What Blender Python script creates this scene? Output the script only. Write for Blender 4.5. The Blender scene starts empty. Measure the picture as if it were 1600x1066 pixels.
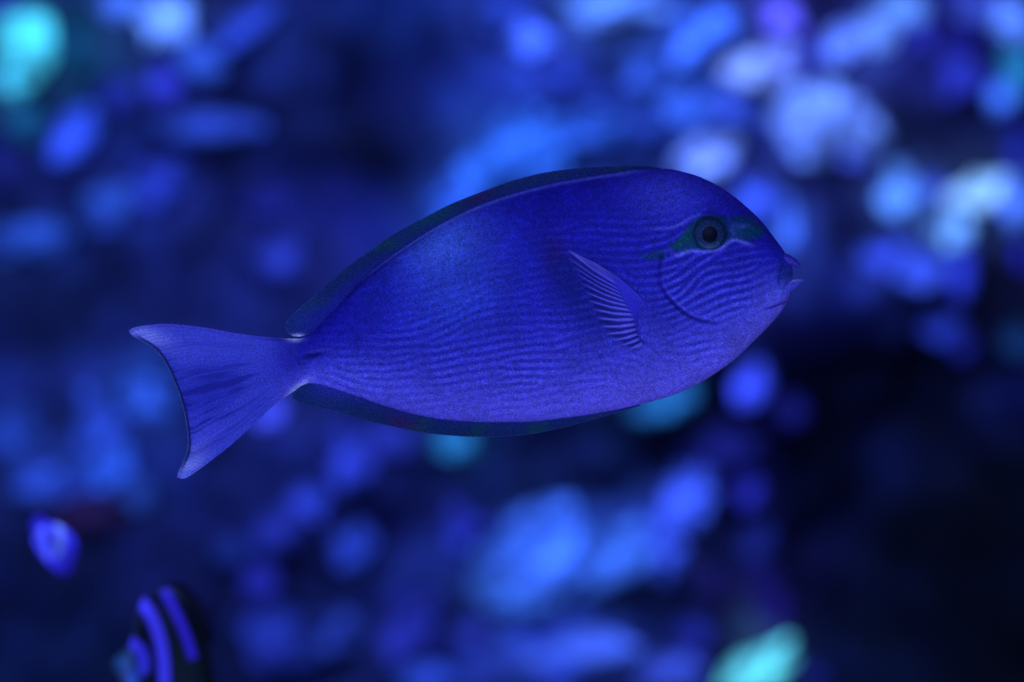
import bpy, math, random
import numpy as np
from mathutils import Vector, noise as mnoise

sc = bpy.context.scene
COL = sc.collection

# ---------------------------------------------------------------- camera
P = 0.000285                      # metres per photo pixel at the fish
LENS = 85.0
D0 = 1600 * P * LENS / 36.0       # camera to fish, about 1.08 m
cam_d = bpy.data.cameras.new('camera')
cam_d.lens = LENS
cam_d.sensor_width = 36.0
cam_d.clip_start = 0.02
cam_d.clip_end = 60.0
cam_d.dof.use_dof = True
cam_d.dof.focus_distance = D0 - 0.008
cam_d.dof.aperture_fstop = 3.4
cam = bpy.data.objects.new('camera', cam_d)
COL.objects.link(cam)
cam.location = (0, -D0, 0)
cam.rotation_euler = (math.radians(90), 0, 0)
sc.camera = cam

# ---------------------------------------------------------------- light
LIGHT = np.array([0.15, 0.27, 1.0])       # deep blue aquarium lamp, linear
world = bpy.data.worlds.new('World')
sc.world = world
world.use_nodes = True
bg = world.node_tree.nodes['Background']
bg.inputs['Color'].default_value = (0.02, 0.09, 1.0, 1)
bg.inputs['Strength'].default_value = 0.03


def area(name, loc, target, sx, sy, power, col=LIGHT):
    d = bpy.data.lights.new(name, 'AREA')
    d.shape = 'RECTANGLE'
    d.size = sx
    d.size_y = sy
    d.energy = power
    d.color = tuple(float(c) for c in col)
    o = bpy.data.objects.new(name, d)
    COL.objects.link(o)
    o.location = loc
    o.rotation_euler = (Vector(target) - Vector(loc)).to_track_quat('-Z', 'Y').to_euler()
    return o


area('reef_lamp', (-0.1, 0.55, 1.25), (0.0, 2.0, -0.45), 1.6, 0.5, 92).data.spread = math.radians(118)
area('reef_side_fill', (-1.25, 0.45, -0.35), (0.25, 2.0, -0.4), 0.5, 0.9, 38).data.spread = math.radians(120)  # unseen side fill, added to even out the reef shading
area('front_fill', (-0.1, -1.15, 0.42), (0.0, 0.0, 0.0), 1.0, 0.7, 13.0)  # unseen soft fill from the camera side, added to flatten the fish shading
area('belly_fill', (0.15, -0.75, -0.85), (0.03, 0.0, 0.0), 0.8, 0.5, 8.5)  # unseen fill from below, added to brighten the belly

sc.view_settings.view_transform = 'Standard'
sc.view_settings.look = 'None'
sc.view_settings.exposure = 0
sc.view_settings.gamma = 1
sc.view_settings.use_curve_mapping = False
sc.cycles.use_denoising = True
sc.cycles.max_bounces = 5
sc.cycles.use_adaptive_sampling = False


# ---------------------------------------------------------------- helpers
def lin(c):
    c = np.asarray(c, float) / 255.0
    return np.where(c <= 0.04045, c / 12.92, ((c + 0.055) / 1.055) ** 2.4)


E_FISH = 1.0
E_REEF = 4.35


def alb(srgb, E):
    """pigment that looks like srgb when it stands in this lamp light"""
    return np.clip(lin(srgb) / (LIGHT * E), 0.0008, 0.92)


def W(x, y, zp=0.0):
    """photo px on the fish plane (+ px towards camera) -> metres"""
    return np.stack([(np.asarray(x, float) - 800) * P,
                     -np.asarray(zp, float) * P + 0 * np.asarray(x, float),
                     (533 - np.asarray(y, float)) * P], -1)


def at(px, py, Y):
    k = (D0 + Y) / D0
    return Vector(((px - 800) * P * k, Y, (533 - py) * P * k))


def grid_faces(n, m, off=0, flip=False, wrap=False):
    i, j = np.meshgrid(np.arange(n - 1), np.arange(m if wrap else m - 1), indexing='ij')
    a = i * m + j
    b = i * m + (j + 1) % m
    c = (i + 1) * m + (j + 1) % m
    d = (i + 1) * m + j
    f = np.stack([a, b, c, d], -1).reshape(-1, 4) + off
    return f[:, ::-1] if flip else f


def build(name, verts, faces, mat, parent=None, cols=None, alpha=None, smooth=True):
    verts = np.asarray(verts, float)
    me = bpy.data.meshes.new(name)
    if isinstance(faces, np.ndarray):
        me.vertices.add(len(verts))
        me.vertices.foreach_set('co', verts.ravel())
        k = faces.shape[1]
        me.loops.add(faces.size)
        me.loops.foreach_set('vertex_index', faces.ravel().astype(np.int32))
        me.polygons.add(len(faces))
        me.polygons.foreach_set('loop_start', np.arange(0, faces.size, k, dtype=np.int32))
        me.update(calc_edges=True)
    else:
        me.from_pydata([tuple(v) for v in verts], [], faces)
    me.validate()
    if smooth:
        me.polygons.foreach_set('use_smooth', np.ones(len(me.polygons), bool))
    if cols is not None:
        at_ = me.attributes.new('skin', 'FLOAT_COLOR', 'POINT')
        c = np.ones((len(verts), 4))
        c[:, :3] = cols
        if alpha is not None:
            c[:, 3] = alpha
        at_.data.foreach_set('color', c.ravel())
    me.materials.append(mat)
    me.update()
    o = bpy.data.objects.new(name, me)
    COL.objects.link(o)
    if parent is not None:
        o.parent = parent
    return o


def tag(o, label=None, cat=None, group=None, kind=None):
    for k, v in (('label', label), ('category', cat), ('group', group), ('kind', kind)):
        if v:
            o[k] = v
    return o


def sstep(a, b, x):
    t = np.clip((x - a) / (b - a), 0, 1)
    return t * t * (3 - 2 * t)


def gauss(x, y, cx, cy, sx, sy, deg=0):
    a = math.radians(deg)
    dx = x - cx
    dy = -(y - cy)
    u = dx * math.cos(a) + dy * math.sin(a)
    v = -dx * math.sin(a) + dy * math.cos(a)
    return np.exp(-0.5 * ((u / sx) ** 2 + (v / sy) ** 2))


def poly_dist(x, y, pts):
    """distance to polyline, and signed side, and fraction along"""
    best = np.full(x.shape, 1e9)
    side = np.zeros(x.shape)
    frac = np.zeros(x.shape)
    n = len(pts) - 1
    for k in range(n):
        ax, ay = pts[k]
        bx, by = pts[k + 1]
        dx, dy = bx - ax, by - ay
        t = np.clip(((x - ax) * dx + (y - ay) * dy) / (dx * dx + dy * dy), 0, 1)
        px, py = x - (ax + t * dx), y - (ay + t * dy)
        d = np.hypot(px, py)
        m = d < best
        best = np.where(m, d, best)
        side = np.where(m, np.sign(dx * py - dy * px), side)
        frac = np.where(m, (k + t) / n, frac)
    return best, side, frac


def spline(pts, n, closed=False):
    """smooth (Catmull-Rom, arc-length) resampling of points"""
    p = np.asarray(pts, float)
    q = np.vstack([2 * p[0] - p[1], p, 2 * p[-1] - p[-2]])
    out = []
    for i in range(1, len(q) - 2):
        t = np.linspace(0, 1, 24, endpoint=False)[:, None]
        a, b, c, d = q[i - 1], q[i], q[i + 1], q[i + 2]
        out.append(0.5 * ((2 * b) + (-a + c) * t + (2 * a - 5 * b + 4 * c - d) * t ** 2 + (-a + 3 * b - 3 * c + d) * t ** 3))
    out.append(p[-1:])
    o = np.vstack(out)
    s = np.r_[0, np.cumsum(np.hypot(*np.diff(o, axis=0).T))]
    u = np.linspace(0, s[-1], n)
    return np.stack([np.interp(u, s, o[:, 0]), np.interp(u, s, o[:, 1])], -1)


def smooth_noise(shape, sigma, rng):
    f = rng.standard_normal(shape)
    fy = np.fft.fftfreq(shape[0])[:, None]
    fx = np.fft.fftfreq(shape[1])[None, :]
    g = np.exp(-2 * (math.pi * sigma) ** 2 * (fx ** 2 + fy ** 2))
    r = np.real(np.fft.ifft2(np.fft.fft2(f) * g))
    return r / r.std()


# ---------------------------------------------------------------- materials
def mat_skin(name, rough=0.5, spec=0.25, grain=0.35, grain_px=2.0, bump=0.25, use_alpha=False, transl=0.0, hue=0.0):
    m = bpy.data.materials.new(name)
    m.use_nodes = True
    nt = m.node_tree
    N, L = nt.nodes, nt.links
    N.clear()
    out = N.new('ShaderNodeOutputMaterial')
    b = N.new('ShaderNodeBsdfPrincipled')
    b.inputs['Roughness'].default_value = rough
    b.inputs['Specular IOR Level'].default_value = spec
    a = N.new('ShaderNodeAttribute')
    a.attribute_name = 'skin'
    tc = N.new('ShaderNodeTexCoord')
    nz = N.new('ShaderNodeTexNoise')
    nz.inputs['Scale'].default_value = 1.0 / (grain_px * P)
    nz.inputs['Detail'].default_value = 2.0
    nz.inputs['Roughness'].default_value = 0.8
    L.new(tc.outputs['Object'], nz.inputs['Vector'])
    mr = N.new('ShaderNodeMapRange')
    mr.inputs['From Min'].default_value = 0.3
    mr.inputs['From Max'].default_value = 0.7
    mr.inputs['To Min'].default_value = 1 - grain
    mr.inputs['To Max'].default_value = 1 + grain
    L.new(nz.outputs['Fac'], mr.inputs['Value'])
    vm = N.new('ShaderNodeVectorMath')
    vm.operation = 'SCALE'
    L.new(a.outputs['Color'], vm.inputs[0])
    L.new(mr.outputs['Result'], vm.inputs['Scale'])
    src = vm.outputs['Vector']
    if hue > 0:                        # coloured flecks: green / magenta pigment cells
        n2 = N.new('ShaderNodeTexNoise')
        n2.inputs['Scale'].default_value = 1.0 / (3.0 * P)
        n2.inputs['Detail'].default_value = 1.0
        L.new(tc.outputs['Object'], n2.inputs['Vector'])
        sub = N.new('ShaderNodeVectorMath')
        sub.operation = 'SUBTRACT'
        sub.inputs[1].default_value = (0.5, 0.5, 0.5)
        L.new(n2.outputs['Color'], sub.inputs[0])
        ml = N.new('ShaderNodeVectorMath')
        ml.operation = 'MULTIPLY'
        ml.inputs[1].default_value = (hue * 5, hue * 5, hue * 0.6)
        L.new(sub.outputs[0], ml.inputs[0])
        ad = N.new('ShaderNodeVectorMath')
        ad.operation = 'ADD'
        ad.inputs[1].default_value = (1, 1, 1)
        L.new(ml.outputs[0], ad.inputs[0])
        mx = N.new('ShaderNodeVectorMath')
        mx.operation = 'MULTIPLY'
        L.new(src, mx.inputs[0])
        L.new(ad.outputs[0], mx.inputs[1])
        src = mx.outputs[0]
    L.new(src, b.inputs['Base Color'])
    bp = N.new('ShaderNodeBump')
    bp.inputs['Strength'].default_value = bump
    bp.inputs['Distance'].default_value = 0.6 * P
    L.new(nz.outputs['Fac'], bp.inputs['Height'])
    L.new(bp.outputs['Normal'], b.inputs['Normal'])
    sh = b.outputs[0]
    if transl > 0:
        tr = N.new('ShaderNodeBsdfTranslucent')
        L.new(src, tr.inputs['Color'])
        ms = N.new('ShaderNodeMixShader')
        ms.inputs[0].default_value = transl
        L.new(sh, ms.inputs[1])
        L.new(tr.outputs[0], ms.inputs[2])
        sh = ms.outputs[0]
    if use_alpha:
        tp = N.new('ShaderNodeBsdfTransparent')
        ms = N.new('ShaderNodeMixShader')
        L.new(a.outputs['Alpha'], ms.inputs[0])
        L.new(tp.outputs[0], ms.inputs[1])
        L.new(sh, ms.inputs[2])
        sh = ms.outputs[0]
    L.new(sh, out.inputs[0])
    return m


def mat_reef(name, scale, amt, rough=0.8):
    m = bpy.data.materials.new(name)
    m.use_nodes = True
    nt = m.node_tree
    N, L = nt.nodes, nt.links
    b = N['Principled BSDF']
    b.inputs['Roughness'].default_value = rough
    b.inputs['Specular IOR Level'].default_value = 0.04
    a = N.new('ShaderNodeAttribute')
    a.attribute_name = 'skin'
    tc = N.new('ShaderNodeTexCoord')
    nz = N.new('ShaderNodeTexNoise')
    nz.inputs['Scale'].default_value = scale
    nz.inputs['Detail'].default_value = 6
    L.new(tc.outputs['Object'], nz.inputs['Vector'])
    vo = N.new('ShaderNodeTexVoronoi')
    vo.inputs['Scale'].default_value = scale * 5
    L.new(tc.outputs['Object'], vo.inputs['Vector'])
    mr = N.new('ShaderNodeMapRange')
    mr.inputs['From Min'].default_value = 0.3
    mr.inputs['From Max'].default_value = 0.7
    mr.inputs['To Min'].default_value = 1 - amt
    mr.inputs['To Max'].default_value = 1 + amt
    L.new(nz.outputs['Fac'], mr.inputs['Value'])
    m2 = N.new('ShaderNodeMapRange')
    m2.inputs['From Max'].default_value = 0.8
    m2.inputs['To Min'].default_value = 0.75
    m2.inputs['To Max'].default_value = 1.2
    L.new(vo.outputs['Distance'], m2.inputs['Value'])
    mu = N.new('ShaderNodeMath')
    mu.operation = 'MULTIPLY'
    L.new(mr.outputs[0], mu.inputs[0])
    L.new(m2.outputs[0], mu.inputs[1])
    vm = N.new('ShaderNodeVectorMath')
    vm.operation = 'SCALE'
    L.new(a.outputs['Color'], vm.inputs[0])
    L.new(mu.outputs[0], vm.inputs['Scale'])
    L.new(vm.outputs[0], b.inputs['Base Color'])
    bp = N.new('ShaderNodeBump')
    bp.inputs['Strength'].default_value = 0.6
    bp.inputs['Distance'].default_value = 0.004
    L.new(vo.outputs['Distance'], bp.inputs['Height'])
    L.new(bp.outputs['Normal'], b.inputs['Normal'])
    return m


def mat_plain(name, col, rough=0.3, spec=0.5):
    m = bpy.data.materials.new(name)
    m.use_nodes = True
    N, L = m.node_tree.nodes, m.node_tree.links
    b = N['Principled BSDF']
    b.inputs['Roughness'].default_value = rough
    b.inputs['Specular IOR Level'].default_value = spec
    nz = N.new('ShaderNodeTexNoise')
    nz.inputs['Scale'].default_value = 2500
    tc = N.new('ShaderNodeTexCoord')
    L.new(tc.outputs['Object'], nz.inputs['Vector'])
    cr = N.new('ShaderNodeMixRGB')
    c = [float(v) for v in col]
    cr.inputs[1].default_value = [v * 0.7 for v in c] + [1]
    cr.inputs[2].default_value = [v * 1.3 for v in c] + [1]
    L.new(nz.outputs['Fac'], cr.inputs[0])
    L.new(cr.outputs[0], b.inputs['Base Color'])
    return m


M_BODY = mat_skin('fish_skin', rough=0.55, spec=0.07, grain=0.58, grain_px=2.3, bump=0.3, hue=0.16)
M_FIN = mat_skin('fin_skin', rough=0.55, spec=0.12, grain=0.6, grain_px=1.7, bump=0.4, transl=0.15, hue=0.35)
M_TAIL = mat_skin('tail_fin_skin', rough=0.5, spec=0.15, grain=0.45, grain_px=2.2, bump=0.3, transl=0.15, hue=0.12)
M_PEC = mat_skin('pectoral_fin_skin', rough=0.4, spec=0.3, grain=0.3, grain_px=2.2, bump=0.2, use_alpha=True, hue=0.12)
M_EYE = mat_skin('iris_skin', rough=0.5, spec=0.25, grain=0.6, grain_px=3.0, bump=0.1, hue=0.3)
M_PUPIL = mat_plain('pupil_black', (0.004, 0.004, 0.006), rough=0.45, spec=0.12)
M_ROCK = mat_reef('reef_rock_skin', 11.0, 0.75)
M_CORAL = mat_reef('coral_skin', 18.0, 0.92)

# coral colonies: px, py, half width, half height, tilt, colour, kind, label
CORALS = [
    # top left
    (38, 62, 62, 54, -25, (66, 196, 245), 'k', 'glowing turquoise coral head, leftmost and brightest at the top left corner'),
    (22, 122, 38, 44, 0, (62, 186, 245), 'k', 'turquoise coral lobe hanging under the bright turquoise head at the left edge'),
    (112, 70, 42, 52, 0, (10, 60, 110), 'b', 'dim teal coral shoulder just right of the glowing turquoise head'),
    (38, 192, 27, 27, 0, (16, 78, 140), 'b', 'small round teal coral directly below the turquoise coral head'),
    (4, 6, 26, 18, 0, (34, 24, 185), 'b', 'violet scrap of coral in the very top left corner'),
    (262, 30, 52, 48, 0, (98, 150, 255), 'f', 'pale blue coral tuft at the top edge, right of the turquoise head'),
    (190, 6, 40, 22, 10, (62, 108, 245), 'b', 'small blue coral at the top edge between turquoise head and pale tuft'),
    (312, 92, 48, 26, -25, (44, 84, 222), 'b', 'mid blue coral sloping down right of the pale blue tuft'),
    (262, 126, 32, 34, 0, (38, 50, 195), 'b', 'violet blue coral hanging below the pale blue tuft at top left'),
    (392, 38, 66, 22, 38, (34, 62, 198), 'p', 'deep blue coral ledge slanting up to the top edge left of centre'),
    (120, 212, 28, 46, -33, (44, 78, 240), 'b', 'bright ultramarine oval coral below the turquoise heads, tilted to the right'),
    (188, 150, 30, 26, 0, (27, 42, 160), 's', 'dim violet sponge between the ultramarine oval coral and the pale tuft'),
    (322, 198, 92, 26, 0, (32, 58, 176), 'p', 'long level blue coral shelf in the upper left'),
    (176, 316, 52, 36, 25, (34, 70, 190), 'k', 'dull blue knobbly coral below the long level shelf, left one of its pair'),
    (250, 288, 48, 44, 0, (30, 50, 180), 'b', 'dull violet blue coral below the long level shelf, right one of its pair'),
    (40, 372, 66, 38, 8, (32, 68, 185), 'p', 'blue coral shelf on the left edge, level with the fish eye'),
    (168, 350, 28, 16, 0, (28, 52, 168), 'b', 'tiny dull coral just right of the left edge shelf'),
    (442, 398, 62, 40, -12, (32, 48, 172), 'b', 'dull blue coral patch above the tail, left of the dorsal fin'),
    (10, 250, 30, 60, 0, (20, 30, 118), 's', 'dim violet sponge on the left edge under the small teal coral'),
    (420, 315, 60, 26, 0, (18, 26, 118), 's', 'very dim sponge high above the tail fin'),
    # left, behind and below tail
    (228, 612, 52, 48, 0, (38, 78, 212), 'k', 'blue knobbly coral just left of the tail fin rear edge'),
    (162, 668, 34, 66, 8, (38, 72, 215), 'b', 'tall blue coral column left of the tail fin tip'),
    (20, 672, 54, 46, 0, (26, 55, 165), 'b', 'dull blue coral on the left edge, level with the lower tail tip'),
    (72, 742, 62, 34, 0, (32, 62, 184), 'p', 'blue coral shelf above the small blurred blue fish'),
    (172, 732, 50, 38, 0, (38, 82, 225), 'k', 'bright blue knobbly coral below left of the lower tail tip'),
    (132, 803, 70, 26, 0, (24, 16, 66), 's', 'dark purple arch painted as overhang shade, right above the small blurred blue fish'),  # dark shape standing in for shadow under an overhang
    (218, 772, 24, 24, 0, (30, 60, 165), 'b', 'small blue coral at the right foot of the bright knobbly coral'),
    (422, 646, 19, 24, -35, (62, 78, 252), 'b', 'small bright blue coral nub peeking out under the tail stalk'),
    (545, 722, 32, 56, 0, (40, 60, 212), 'b', 'upright blue coral below the rear of the anal fin, upper of two'),
    (556, 852, 34, 38, 0, (38, 66, 212), 'b', 'round blue coral under the upright blue coral, lower of two'),
    (608, 688, 48, 30, 0, (32, 46, 170), 's', 'dim violet sponge against the underside of the anal fin'),
    (712, 688, 32, 26, 0, (32, 112, 196), 'b', 'small teal coral directly under the lowest point of the belly'),
    (478, 784, 36, 28, 0, (34, 54, 190), 'b', 'small blue coral left of the round blue coral below the fish'),
    (430, 826, 50, 34, 15, (25, 38, 148), 's', 'dim blue sponge to the lower left of the small blue coral'),
    (408, 908, 30, 34, 0, (28, 36, 160), 's', 'dim violet sponge knob right of the banded fish'),
    (422, 992, 64, 46, -25, (28, 46, 166), 'b', 'dull blue coral mound right of the banded fish'),
    (510, 1000, 52, 44, 0, (26, 46, 150), 'b', 'dull blue coral mound at the lower edge, second from the banded fish'),
    (360, 860, 34, 22, 0, (18, 36, 128), 's', 'very dim sponge above right of the banded fish'),
    # bottom centre
    (726, 820, 40, 32, 0, (34, 48, 186), 'b', 'small violet blue coral left of the big bright blue coral under the belly'),
    (846, 866, 100, 66, 28, (62, 118, 255), 'k', 'largest bright blue knobbly coral mass under the belly'),
    (806, 926, 84, 44, 10, (58, 112, 252), 'k', 'bright blue coral lobe at the lower left of the largest coral mass'),
    (938, 884, 84, 56, 20, (56, 108, 250), 'k', 'bright blue coral lobe in the middle between largest mass and slanting arm'),
    (1062, 784, 48, 76, -38, (64, 100, 255), 'f', 'bright blue coral arm slanting up right below the chin'),
    (1012, 858, 58, 64, -25, (62, 98, 255), 'f', 'bright blue coral at the root of the slanting coral arm'),
    (642, 976, 44, 62, -10, (30, 42, 164), 'b', 'dull violet blue coral column at the bottom, left of centre'),
    (668, 1056, 46, 24, 0, (34, 62, 192), 'p', 'blue coral shelf on the bottom edge below the dull violet column'),
    (738, 992, 34, 26, 0, (30, 44, 158), 's', 'dim blue sponge between dull violet column and bright bottom coral'),
    (905, 1020, 96, 34, 8, (62, 98, 245), 'k', 'long bright blue coral near the bottom edge under the largest mass'),
    (1045, 1048, 60, 26, 0, (54, 80, 225), 'k', 'mid blue coral on the bottom edge, right of the long bright one'),
    (1088, 990, 25, 27, 0, (30, 42, 168), 'b', 'small round dull blue coral above the bottom edge left of the cyan coral'),
    (1182, 1050, 30, 84, -46, (115, 255, 300), 'b', 'glowing cyan coral blade on the bottom edge, lower right'),
    # small round ones, right of the belly
    (1174, 603, 26, 32, -10, (60, 84, 255), 'b', 'small bright ultramarine round coral below the jaw, topmost of the column'),
    (1168, 765, 26, 26, 0, (52, 62, 250), 'b', 'small violet blue round coral, second of the column below the jaw'),
    (1184, 848, 25, 27, 0, (26, 40, 150), 'b', 'small dull blue round coral, third of the column below the jaw'),
    (1234, 640, 28, 32, 0, (20, 24, 118), 's', 'dim violet sponge right of the topmost round coral'),
    (1212, 950, 26, 26, 0, (28, 24, 128), 's', 'dim violet sponge just above the glowing cyan coral blade'),
    (1186, 905, 30, 24, 0, (24, 26, 120), 's', 'dim violet sponge under the third round coral'),
    (1268, 1056, 24, 18, 0, (28, 34, 140), 's', 'dim blue sponge on the bottom edge right of the cyan blade'),
    (1120, 700, 60, 40, 0, (22, 28, 128), 's', 'wide dim violet sponge beneath the chest of the fish'),
    (1040, 626, 70, 36, 15, (34, 108, 200), 'b', 'teal blue coral peeking out beneath the chest of the fish'),
    (1110, 912, 30, 30, 0, (24, 24, 105), 's', 'dark violet sponge right of the root of the slanting arm'),
    # top centre
    (945, 8, 80, 36, 0, (86, 140, 255), 'k', 'bright pale blue coral on the top edge right of centre'),
    (832, 64, 30, 28, 0, (66, 108, 255), 'b', 'round bright blue coral below the top edge, left of the pale top coral'),
    (786, 12, 44, 30, 0, (36, 66, 208), 'b', 'mid blue coral on the top edge above the round bright coral'),
    (880, 112, 46, 22, -20, (32, 56, 188), 's', 'dull blue sponge under the round bright coral at the top'),
    (808, 244, 88, 56, 32, (43, 102, 248), 'k', 'blue coral mass right above the back of the fish'),
    (718, 316, 62, 38, 42, (40, 88, 235), 'b', 'blue coral behind the dorsal fin, lower left of the mass above the back'),
    (905, 205, 62, 30, 8, (36, 80, 212), 'b', 'mid blue coral right of the coral mass above the back'),
    (985, 200, 56, 34, 0, (34, 64, 190), 'b', 'dull blue coral above the nape of the fish'),
    (930, 150, 50, 22, 0, (24, 44, 150), 's', 'dim blue sponge between the top edge corals and the nape'),
    (1008, 122, 46, 34, 30, (46, 88, 232), 'b', 'mid blue coral high above the nape of the fish'),
    # top right cluster
    (1092, 66, 56, 44, 40, (62, 114, 255), 'k', 'blue knobbly coral left of the round pinkish coral at the top'),
    (1220, 22, 36, 33, 0, (92, 96, 255), 'b', 'round pinkish violet coral on the top edge'),
    (1158, 108, 46, 32, 0, (122, 160, 255), 'k', 'palest blue coral under the round pinkish one, left of its pair'),
    (1212, 98, 38, 38, 0, (108, 140, 255), 'k', 'pale violet blue coral under the round pinkish one, right of its pair'),
    (1062, 178, 48, 40, 0, (48, 92, 236), 'b', 'mid blue coral between the nape and the palest coral'),
    (1135, 172, 40, 28, 0, (50, 82, 232), 'b', 'mid blue coral just beneath the palest coral pair'),
    (1106, 244, 54, 30, 38, (106, 144, 255), 'k', 'pale blue coral touching the forehead of the fish'),
    (1286, 172, 76, 68, 0, (102, 146, 255), 'k', 'largest pale blue coral dome right of the forehead, upper part'),
    (1256, 222, 40, 34, 0, (96, 140, 255), 'k', 'pale blue coral lobe at the lower left of the largest pale dome'),
    (1340, 228, 34, 44, 25, (72, 100, 255), 'b', 'ultramarine coral skirt at the lower right of the largest pale dome'),
    (1175, 318, 44, 40, -35, (52, 84, 245), 'b', 'mid blue coral right beside the brow of the fish'),
    (1228, 352, 22, 42, 0, (68, 118, 255), 'b', 'narrow bright blue coral right above the mouth of the fish'),
    (1370, 48, 34, 42, -40, (102, 150, 255), 'f', 'pale blue coral sloping near the top edge, left part of the pair'),
    (1412, 14, 40, 34, 0, (98, 155, 255), 'f', 'pale blue coral on the top edge, right part of the sloping pair'),
    (1318, 70, 34, 26, 35, (92, 132, 255), 'k', 'pale coral foot at the lower end of the sloping pair'),
    (1264, 88, 20, 26, 0, (46, 56, 212), 's', 'violet sponge wedged between pale pair and sloping corals'),
    (1404, 302, 38, 42, 0, (88, 150, 255), 'b', 'round pale blue coral right of the dark gap beside the brow'),
    (1536, 300, 58, 38, 12, (138, 196, 255), 'k', 'brightest icy blue coral near the right edge'),
    (1490, 356, 36, 32, 40, (108, 172, 255), 'k', 'icy blue coral lobe hanging lower left of the brightest one'),
    (1585, 318, 26, 42, 0, (80, 130, 255), 'b', 'bright blue coral on the right edge beside the brightest icy one'),
    (1452, 298, 28, 22, 0, (58, 84, 235), 's', 'mid blue sponge between round pale coral and icy coral'),
    (1386, 402, 34, 32, 0, (52, 80, 245), 'b', 'ultramarine coral right of the mouth, left end of a chain'),
    (1440, 424, 42, 26, -8, (56, 88, 250), 'k', 'ultramarine coral in the middle of the chain right of the mouth'),
    (1502, 424, 22, 56, 0, (46, 66, 242), 'f', 'upright ultramarine coral at the right end of the chain'),
    (1474, 512, 34, 26, 0, (30, 50, 178), 's', 'dull blue sponge below the upright ultramarine coral'),
    (1506, 540, 22, 24, 0, (26, 34, 150), 's', 'dim violet sponge at the lower tip below the upright coral'),
    (1578, 28, 44, 26, -35, (90, 140, 255), 'k', 'pale blue coral in the top right corner'),
    (1524, 12, 30, 22, 0, (60, 84, 230), 'b', 'mid blue coral on the top edge next to the corner coral'),
    (1592, 105, 24, 44, 0, (38, 132, 215), 'b', 'teal coral on the right edge below the corner coral'),
    (1566, 148, 25, 26, 0, (66, 122, 255), 'b', 'small bright blue round coral beside the right edge teal coral'),
    (1500, 120, 42, 46, 0, (44, 58, 215), 'b', 'violet blue coral left of the small bright one near the right edge'),
    (1438, 62, 30, 34, 0, (42, 50, 205), 'b', 'violet blue coral right of the sloping pale pair'),
    (1510, 60, 26, 22, 0, (30, 34, 165), 's', 'dim violet sponge below the mid blue coral at the top edge'),
    (1592, 232, 18, 42, 0, (32, 44, 182), 's', 'violet blue sponge on the right edge above the icy coral'),
    (1595, 532, 26, 26, 0, (18, 54, 122), 's', 'dim teal sponge on the right edge, level with the tail'),
    (1596, 392, 12, 26, 0, (34, 36, 198), 's', 'thin violet sponge on the right edge below the icy coral'),
]

# ================================================================ REEF WALL
def wall_y(X, Z):
    n = mnoise.fractal(Vector((X * 1.6, 3.1, Z * 1.6)), 1.0, 2.0, 5)
    rec = 0.35 * math.exp(-(((X - 0.5) / 0.35) ** 2 + ((Z + 0.3) / 0.35) ** 2))
    lean = 0.16 * (0.3 - Z)            # the foot of the wall stands further forward
    return 2.05 + 0.13 * n + rec - lean * 0.5


nx, nz_ = 260, 190
xs = np.linspace(-1.9, 1.9, nx)
zs = np.linspace(-1.3, 1.2, nz_)
CA = np.array([(q[0], q[1], q[2], q[3]) + q[5] for q in CORALS if q[6] != 's'], float)
V, Cw = [], []
# encrusting growth of the rock plus painted recess shade, by place: photo px -> colour
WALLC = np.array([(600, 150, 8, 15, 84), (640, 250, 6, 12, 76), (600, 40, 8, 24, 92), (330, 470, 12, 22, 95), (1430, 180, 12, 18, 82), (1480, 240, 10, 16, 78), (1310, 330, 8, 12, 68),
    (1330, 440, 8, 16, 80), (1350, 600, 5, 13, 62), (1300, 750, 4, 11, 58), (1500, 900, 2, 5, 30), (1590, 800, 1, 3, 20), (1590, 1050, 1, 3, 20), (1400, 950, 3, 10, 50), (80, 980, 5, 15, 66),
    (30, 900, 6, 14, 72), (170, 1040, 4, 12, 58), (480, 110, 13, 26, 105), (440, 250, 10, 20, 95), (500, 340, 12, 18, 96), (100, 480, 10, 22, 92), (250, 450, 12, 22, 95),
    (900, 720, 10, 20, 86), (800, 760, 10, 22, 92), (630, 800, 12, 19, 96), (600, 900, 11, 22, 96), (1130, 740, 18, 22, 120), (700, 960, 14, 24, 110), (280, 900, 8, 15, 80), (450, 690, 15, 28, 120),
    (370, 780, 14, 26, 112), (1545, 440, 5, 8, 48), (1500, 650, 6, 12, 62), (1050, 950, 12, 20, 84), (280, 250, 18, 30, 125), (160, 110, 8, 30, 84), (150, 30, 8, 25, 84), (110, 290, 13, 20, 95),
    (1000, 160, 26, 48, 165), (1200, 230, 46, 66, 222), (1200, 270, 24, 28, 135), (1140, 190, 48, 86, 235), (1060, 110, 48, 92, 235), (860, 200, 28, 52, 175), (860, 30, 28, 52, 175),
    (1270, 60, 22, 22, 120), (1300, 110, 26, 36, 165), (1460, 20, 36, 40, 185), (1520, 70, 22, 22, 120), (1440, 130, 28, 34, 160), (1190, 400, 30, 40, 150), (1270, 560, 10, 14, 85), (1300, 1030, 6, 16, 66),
    (1180, 950, 26, 16, 96), (1000, 1000, 26, 48, 165), (1470, 340, 50, 86, 240), (870, 965, 36, 62, 195), (760, 880, 34, 60, 190), (950, 830, 46, 86, 232), (1010, 935, 14, 26, 100), (1190, 360, 44, 70, 225), (1235, 290, 30, 40, 160), (820, 300, 36, 76, 215), (150, 700, 26, 52, 175), (100, 640, 14, 26, 110), (760, 1050, 20, 36, 140), (330, 120, 20, 34, 140), (1100, 850, 16, 20, 100)], float)
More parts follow.
